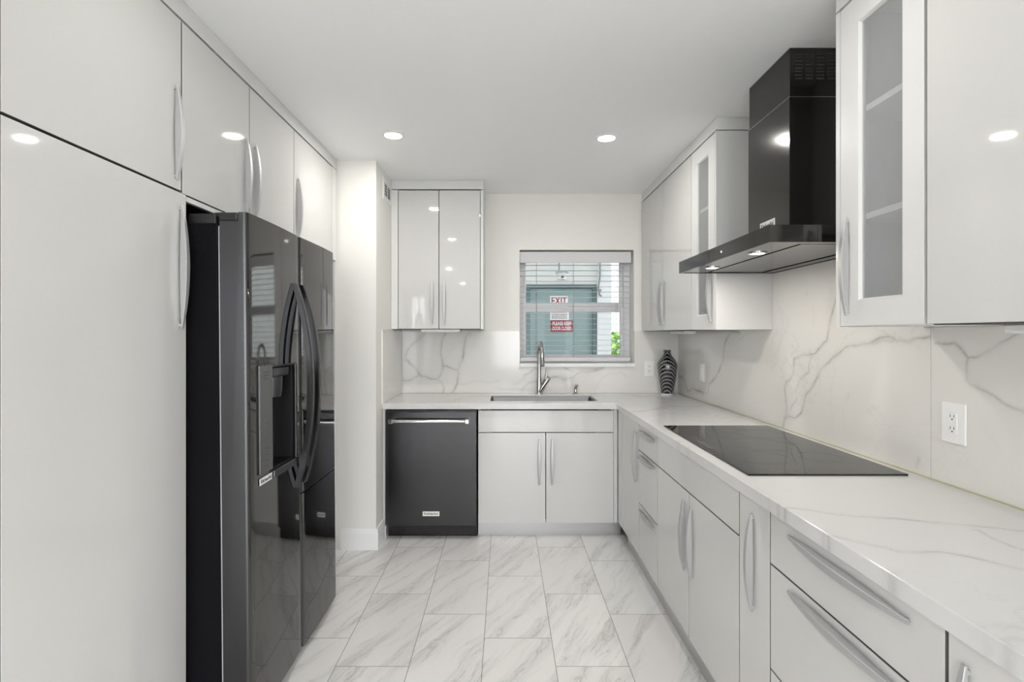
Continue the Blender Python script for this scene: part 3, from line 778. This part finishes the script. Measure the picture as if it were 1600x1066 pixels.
XM = .4535
dl = MB().prism(door_poly(0, XM-.0025), .038, FH).build('freezer_door', M['blacksteel'], fr)
# dispenser recess cut out of the door, and the notch for the hinge
def cut(o, boxes):
    cb = MB()
    for q in boxes: cb.box(*q)
    co = cb.build('cutter', None, o.parent)
    md = o.modifiers.new('cut', 'BOOLEAN'); md.object = co; md.operation = 'DIFFERENCE'; md.solver = 'EXACT'
    dg = bpy.context.evaluated_depsgraph_get(); dg.update()
    me = bpy.data.meshes.new_from_object(o.evaluated_get(dg))
    o.modifiers.clear(); old = o.data; o.data = me
    bpy.data.objects.remove(co); return o
DX0, DX1, DZ0, DZ1 = .166, .372, .868, 1.258
cut(dl, [(DX0, DX1, -.05, .075, DZ0, DZ1), (-.05, .40, .030, .2, FH-.030, FH+.1)])
edge_mats(dl); smooth_by_angle(dl, 25)
b = MB(); b.box(DX0-.004, DX0, .0, .074, DZ0, DZ1)
b = MB()
b.box(DX0+.0005, DX0+.003, .002, .0745, DZ0+.001, DZ1-.001); b.box(DX1-.003, DX1-.0005, .002, .0745, DZ0+.001, DZ1-.001)
b.box(DX0+.003, DX1-.003, .0715, .0745, DZ0+.001, DZ1-.001); b.box(DX0+.003, DX1-.003, .002, .0715, DZ1-.004, DZ1-.001)
rec = b.build('dispenser_recess', M['blackplastic'], dl)
b = MB(); b.box(DX0-.002, DX1+.020, -.010, .004, DZ1-.001, DZ1+.004); b.box(DX1, DX1+.020, -.013, .002, DZ0-.024, DZ1-.001)
b.build('dispenser_frame', M['blacksteel2'], dl, bevel=.002)
b = MB(); b.box(DX0-.001, DX1+.020, -.016, .068, DZ0-.026, DZ0+.004)
tray = b.build('drip_tray', M['blacksteel2'], dl, bevel=.004)
b = MB()
for k in range(9): b.box(DX0+.02+k*.019, DX0+.029+k*.019, .004, .058, DZ0+.004, DZ0+.007)
b.build('tray_grid', M['nickel'], tray)
b = MB(); b.box(DX0+.010, DX0+.16, -.006, .060, DZ1-.042, DZ1-.006)
noz = b.build('dispenser_hood', M['blacksteel2'], dl, bevel=.006)
o = MB().lathe([(.034, -.12), (.038, -.10), (.040, -.04)], 24, True, True, (DX0+.075, .028, DZ1)).build('ice_chute', M['blacksteel2'], noz); smooth_by_angle(o)
MB().box(DX0+.05, DX0+.10, .045, .058, DZ1-.20, DZ1-.12).build('dispenser_paddle', M['blackgloss'], dl, bevel=.004)
pn = MB().box(.064, DX0-.001, -.0095, -.002, .880, 1.266).build('control_strip', M['panelgrey'], dl, bevel=.002)
symm = pmat('symbol_print', (.05, .05, .05), .5)
for z, w_ in ((1.24, .05), (1.228, .044), (1.216, .03), (.965, .02), (.942, .018), (.92, .02), (.90, .024), (1.0, .014), (1.03, .012), (1.055, .012)):
    MB().box(.115-w_/2, .115+w_/2, -.0101, -.0095, z, z+.003).build('touch_symbol', symm, pn)
b_ = badge(dl, (.114, -.0045, .853), (0, 0, 0), .098, .024)
b_['label'] = 'metal name badge'; 
dr = MB().prism(door_poly(XM+.0025, FW), .6995, FH).build('fridge_door', M['blacksteel'], fr)
cut(dr, [(FW-.40, FW+.05, .030, .2, FH-.030, FH+.1)]); edge_mats(dr); smooth_by_angle(dr, 25)
db = MB().prism(door_poly(XM+.0025, FW), .038, .6935).build('lower_door', M['blacksteel'], fr); edge_mats(db); smooth_by_angle(db, 25)
def fhandle(par, x):
    n = 26; ls = []
    for i in range(n+1):
        t = -1+2*i/n; z = 1.166+t*.425
        e_ = max(0.0, 1-abs(t)**2.2)
        y0 = -.004-.062*e_; th = .020+.004*e_; w2 = .0135
        c = .004
        sec = [(x-w2, y0+th*.5), (x-w2, y0-th*.5+c), (x-w2+c, y0-th*.5), (x+w2-c, y0-th*.5), (x+w2, y0-th*.5+c), (x+w2, y0+th*.5)]
        ls.append([(p[0], p[1], z) for p in sec])
    o = MB().loops(ls).build('handle', M['blacksteel2'], par); smooth_by_angle(o, 35); return o
fhandle(dl, .400); fhandle(dr, .480)
for x in (.05, FW-.05):
    hg = MB().box(x-.035, x+.035, .040, .125, FH-.028, FH+.004).build('hinge_cover', M['blackplastic'], fr, bevel=.006)
    MB().lathe([(.012, 0), (.012, .006)], 16, True, True, (x, .055, FH-.030)).build('hinge_pin', M['chrome'], hg)

# ------------------------------------------------------------------ window, sill, blind
wn = struct(thing('window_1', '', '', (0, 0, 0))); del wn['label']; del wn['category']
GX0, GX1 = .172, .948
y0, y1 = 4.315, 4.375
b = MB(); b.box(WX0, GX0-.028, y0, y1+.02, WZ0, WZ1); b.box(GX1+.028, WX1, y0, y1+.02, WZ0, WZ1)
b.box(GX0-.028, GX1+.028, y0, y1+.02, WZ0, WZ0+.022); b.box(GX0-.028, GX1+.028, y0, y1+.02, WZ1-.03, WZ1)
b.build('window_frame', M['vinyl'], wn, bevel=.002)
def sash(name, ya, yb, z0, z1):
    b = MB(); b.box(GX0-.027, GX0, ya, yb, z0, z1); b.box(GX1, GX1+.027, ya, yb, z0, z1)
    b.box(GX0, GX1, ya, yb, z0, z0+.038); b.box(GX0, GX1, ya, yb, z1-.045, z1)
    o = b.build(name, M['vinyl'], wn, bevel=.002)
    MB().box(GX0, GX1, (ya+yb)/2-.002, (ya+yb)/2+.002, z0+.038, z1-.045).build('pane', M['glass'], o)
    return o
sash('lower_sash', y0+.002, y0+.030, WZ0+.0225, 1.606); sash('upper_sash', y0+.033, y0+.060, 1.600, WZ1-.031)
lk = MB().box(.53, .575, y0-.008, y0+.012, 1.606, 1.617).build('sash_lock', M['vinyl'], wn, bevel=.002)
struct(MB().box(WX0+.001, WX1-.001, 4.128, 4.3145, WZ0-.030, WZ0-.0005).build('trim_1', M['trimwhite'], None, bevel=.003))
bl = thing('venetian_blind', 'white horizontal slat blind hanging in the window opening, slats open', 'blind', (0, 0, 1.160))
bx0, bx1 = .118, 1.008; z_ = lambda z: z-1.160
MB().box(bx0, bx1, 4.192, 4.200, z_(1.951), z_(2.038)).build('valance', M['slat'], bl, bevel=.002)
MB().box(bx0+.008, bx1-.008, 4.203, 4.262, z_(1.985), z_(2.036)).build('head_rail', M['slat'], bl)
b = MB(); z = 1.935; nsl = 0
while z > 1.215:
    ca = []
    for k in range(6):
        t = -1+2*k/5; ca.append((4.231+t*.025, z_(z)+.0012*(1-t*t)+t*.0006))
    top = [(y, zz+.0018) for y, zz in reversed(ca)]
    b.prism(ca+top, bx0+.004, bx1-.004, 'x'); z -= .0432; nsl += 1
b.build('slats', M['slat'], bl)
MB().box(bx0+.004, bx1-.004, 4.206, 4.256, z_(1.163), z_(1.194)).build('bottom_rail', M['slat'], bl, bevel=.003)
cordm = pmat('ladder_cord', (.25, .25, .25), .8)
for x in (.254, .552, .900):
    b = MB()
    b.tube([(x, 4.2045, z_(1.19)), (x, 4.2045, z_(1.99))], .0012, 6); b.tube([(x, 4.2575, z_(1.19)), (x, 4.2575, z_(1.99))], .0012, 6)
    b.build('ladder_cord', cordm, bl)

# ------------------------------------------------------------------ outlets, switch, vent
def plate(name, label, loc, rz, wdt, hgt, kind, cat):
    t = thing(name, label, cat, loc, rz)
    o = MB().box(-wdt/2, wdt/2, -.006, 0, -hgt/2, hgt/2).build('cover_plate', M['whiteplastic'], t, bevel=.0025)
    for s_ in (-1, 1):
        MB().lathe([(.003, -.0005), (.003, .0005)], 10).build('screw', M['whiteplastic'], t, (0, -.0063, s_*hgt*.41)).rotation_euler = (PI/2, 0, 0)
    k = MB().box(-.0165, .0165, -.0085, -.006, -.0335, .0335).build('receptacle' if kind == 'o' else 'rocker', M['whiteplastic'], t, bevel=.001)
    if kind == 'o':
        for s_ in (-1, 1):
            b = MB(); zc = s_*.0185
            b.box(-.0075, -.0055, -.0088, -.0084, zc-.001, zc+.008); b.box(.0055, .0075, -.0088, -.0084, zc-.001, zc+.008)
            b.box(-.0022, .0022, -.0088, -.0084, zc-.009, zc-.0045)
            b.build('socket_slots', M['slot'], k)
        MB().box(-.006, -.001, -.0092, -.0084, -.003, .003).build('test_button', M['whiteplastic'], k); MB().box(.001, .006, -.0092, -.0084, -.003, .003).build('reset_button', M['whiteplastic'], k)
    else:
        MB().box(-.0125, .0125, -.0105, -.0085, -.028, .028).build('paddle', M['whiteplastic'], k, bevel=.001)
    return t
plate('wall_outlet', 'white wall outlet between the window and the striped vase', (1.139, BSY-.0002, 1.108), 0, .078, .124, 'o', 'outlet')
plate('wall_switch', 'white rocker switch on the right wall just past the vase', (BSX-.0002, 3.642, 1.113), -PI/2, .080, .124, 'r', 'switch')
plate('wall_outlet', 'large white wall outlet on the near backsplash slab at the right edge', (BSX-.0002, 1.599, 1.108), -PI/2, .086, .124, 'o', 'outlet')
g = thing('vent_grille', 'small white air vent with dark slots high beside the back cupboard', 'vent', (COLX, 3.672, 2.372), PI/2)
VW, VH = .250, .142
b = MB(); P = lambda x0, x1, z0, z1, y: [(x0, y, z0), (x1, y, z0), (x1, y, z1), (x0, y, z1)]
b.loops([P(-VW/2, VW/2, -VH/2, VH/2, 0), P(-VW/2, VW/2, -VH/2, VH/2, -.004), P(-VW/2+.028, VW/2-.028, -VH/2+.026, VH/2-.026, -.007), P(-VW/2+.028, VW/2-.028, -VH/2+.026, VH/2-.026, 0)], False, False)
b.build('frame', M['trimwhite'], g)
MB().box(-VW/2+.028, VW/2-.028, -.0016, -.0004, -VH/2+.026, VH/2-.026).build('duct_opening', M['slot'], g)
b = MB()
for k in range(5):
    z = -VH/2+.034+k*.0185; b.box(-VW/2+.028, VW/2-.028, -.005, -.002, z, z+.003)
b.box(-.003, .003, -.0055, -.002, -VH/2+.026, VH/2-.026)
b.build('louvres', M['trimwhite'], g)

# ------------------------------------------------------------------ outside the window
OY = 7.0
struct(MB().box(-14, 12, -16, 20, -.25, -.1205).build('ground', M['pave']))
struct(MB().box(-6, 3.0, 4.42, OY+.2, 2.96, 3.1).build('ceiling_shade_roof', M['stucco2']))  # unseen roof added to shade the view outside; the lamp rod meets it
dx0, dx1, dz1 = .282, 1.222, 2.044
b = MB(); b.box(-4, dx0, OY, OY+.2, -.12, 2.958); b.box(dx1, 1.41, OY, OY+.2, -.12, 2.958); b.box(dx0, dx1, OY, OY+.2, dz1, 2.958)
struct(b.build('wall_outside', M['stucco']))
struct(MB().box(1.225, 1.412, OY-.03, OY-.001, -.12, 2.958).build('trim_2', M['stucco2']))
do = struct(thing('door_1', '', '', (dx0, OY, -.12))); del do['label']; del do['category']
W = dx1-dx0; Hd = dz1+.12
b = MB(); b.box(.001, .05, -.02, .10, 0, Hd-.001); b.box(W-.05, W-.001, -.02, .10, 0, Hd-.001); b.box(.05, W-.05, -.02, .10, Hd-.05, Hd-.001)
b.build('door_frame', M['tealdark'], do)
lf = MB().box(.053, W-.053, .01, .055, .01, Hd-.054).build('door_leaf', M['teal'], do)
b = MB(); b.tube([(.12, -.03, 1.02), (.12, -.03, 1.14)], .01); b.box(.108, .132, -.005, .01, .96, 1.20)
b.build('door_handle', M['nickel'], do)
def sign(name, label, x0, y0_, x1, y1_, m, lines, tm, margin=.86):
    X0, Z1 = on_y(x0, y0_, OY-.0); X1, Z0 = on_y(x1, y1_, OY-.0)
    t = thing(name, label, 'sign', ((X0+X1)/2, OY+.009, Z0))
    w_, h_ = X1-X0, Z1-Z0
    MB().box(-w_/2, w_/2, -.003, 0, 0, h_).build('sign_plate', m, t)
    for (txt, zf, sf) in lines:
        me = text_mesh(txt, h_*sf, h_*sf*.02, .0003)
        xs_ = [q.co.x for q in me.vertices]; k = w_*margin/(max(xs_)-min(xs_))
        for q in me.vertices: q.co.x *= k
        o = link('lettering', me, tm, t, (0, -.0036, h_*zf)); o.rotation_euler = (PI/2, 0, 0)
    return t
sign('exit_sign', 'white sign with red EXIT letters, topmost on the teal door outside', 859.5, 462.5, 887.5, 478, M['signwhite'], [('EXIT', .47, 1.05)], M['red'])
sg = sign('notice_sign', 'white notice in small red print, middle one on the teal door', 859.5, 484, 889, 500.2, M['signwhite'], [], M['red'])
sw = (on_y(889, 490, OY)[0]-on_y(859.5, 490, OY)[0])
for row, (zz, m_) in enumerate(((.098, M['red']), (.066, M['red']), (.044, M['badgetext']), (.022, M['badgetext']))):
    b = MB(); x = -sw*.40
    while x < sw*.38:
        w_ = random.uniform(.010, .022); b.box(x, min(x+w_, sw*.4), -.0036, -.003, zz, zz+.012); x += w_+.006
    b.build('small_print', m_, sg)
sign('warning_sign', 'dark red sign with two lines of white letters, lowest on the teal door', 860.5, 500.7, 895.5, 518.5, M['red'], [('PLEASE KEEP', .70, .46), ('DOOR CLOSED', .27, .46)], M['signwhite'], .84)
px_, pz_ = on_y(878, 425, OY-.35)
lp = thing('outdoor_lamp', 'small grey outdoor lamp on a rod above the teal door, seen through the blind', 'lamp', (px_, OY-.35, pz_))
MB().tube([(-.035, 0, .01), (-.035, 0, 2.9595-pz_)], .010, 8).build('rod', pmat('lamp_grey', (.25, .25, .25), .5), lp)
o = MB().lathe([(.085, -.012), (.075, 0), (.03, .018), (.0005, .02)], 24, True, False).build('shade', pmat('lamp_shade', (.45, .45, .44), .5), lp)
MB().lathe([(.058, -.10), (.062, -.012)], 24).build('cup', M['stucco2'], lp)
MB().lathe([(.0005, -.018), (.013, -.015), (.018, 0), (.013, .015), (.0005, .018)], 12, False, False, (.0, -.062, -.065)).build('sensor', M['slot'], lp)
cb = [on_y(937, 408, OY-.012), on_y(937, 432, OY-.012), on_y(935, 445, OY-.012), on_y(934, 455, OY-.012), on_y(939, 452, OY-.04), on_y(936, 460, OY-.04), on_y(940, 463, OY-.04)]
tag(MB().tube([(x, OY-.045, z) for x, z in cb], .011, 8).build('cable', pmat('cable_grey', (.30, .30, .30), .6)), 'thin grey cable hanging on the outdoor wall right of the teal door', 'cable')
struct(MB().box(1.0, 6, 12.5, 12.7, -.12, 4.2).build('wall_far', pmat('far_render', (.30, .295, .28), .8)))
def shrub(name, label, x, y, zb, hh, r, n):
    t = thing(name, label, 'shrub', (x, y, zb))
    b = MB(); rnd = random.Random(int(x*100))
    for i in range(n):
        a = rnd.uniform(0, 2*PI); zz = rnd.uniform(.12, 1)*hh; rr = r*math.sqrt(rnd.random())*(.5+.5*math.sin(PI*min(1, zz/hh*.9+.1)))
        c_ = Vector((rr*math.cos(a), rr*math.sin(a), zz)); s_ = rnd.uniform(.05, .11)
        d1 = Vector((rnd.uniform(-1, 1), rnd.uniform(-1, 1), rnd.uniform(-.3, .8))).normalized(); d2 = d1.cross(Vector((rnd.uniform(-1, 1), rnd.uniform(-1, 1), 1))).normalized()
        b.add([c_-d1*s_, c_+d2*s_*.4+Vector((0, 0, .012)), c_+d1*s_, c_-d2*s_*.4+Vector((0, 0, .012))], [(0, 1, 2, 3)])
    b.build('foliage', M['leaf'], t)
    b = MB()
    for k in range(5):
        a = k*1.3; b.tube([(0, 0, 0), (.12*math.cos(a), .12*math.sin(a), hh*.4), (.3*r*math.cos(a), .3*r*math.sin(a), hh*.8)], [.02, .014, .006], 6)
    b.build('stems', M['bark'], t)
shrub('shrub', 'leafy green shrub outside the window, beyond the white wall end', 2.02, 9.4, -.12, 1.52, .55, 900)
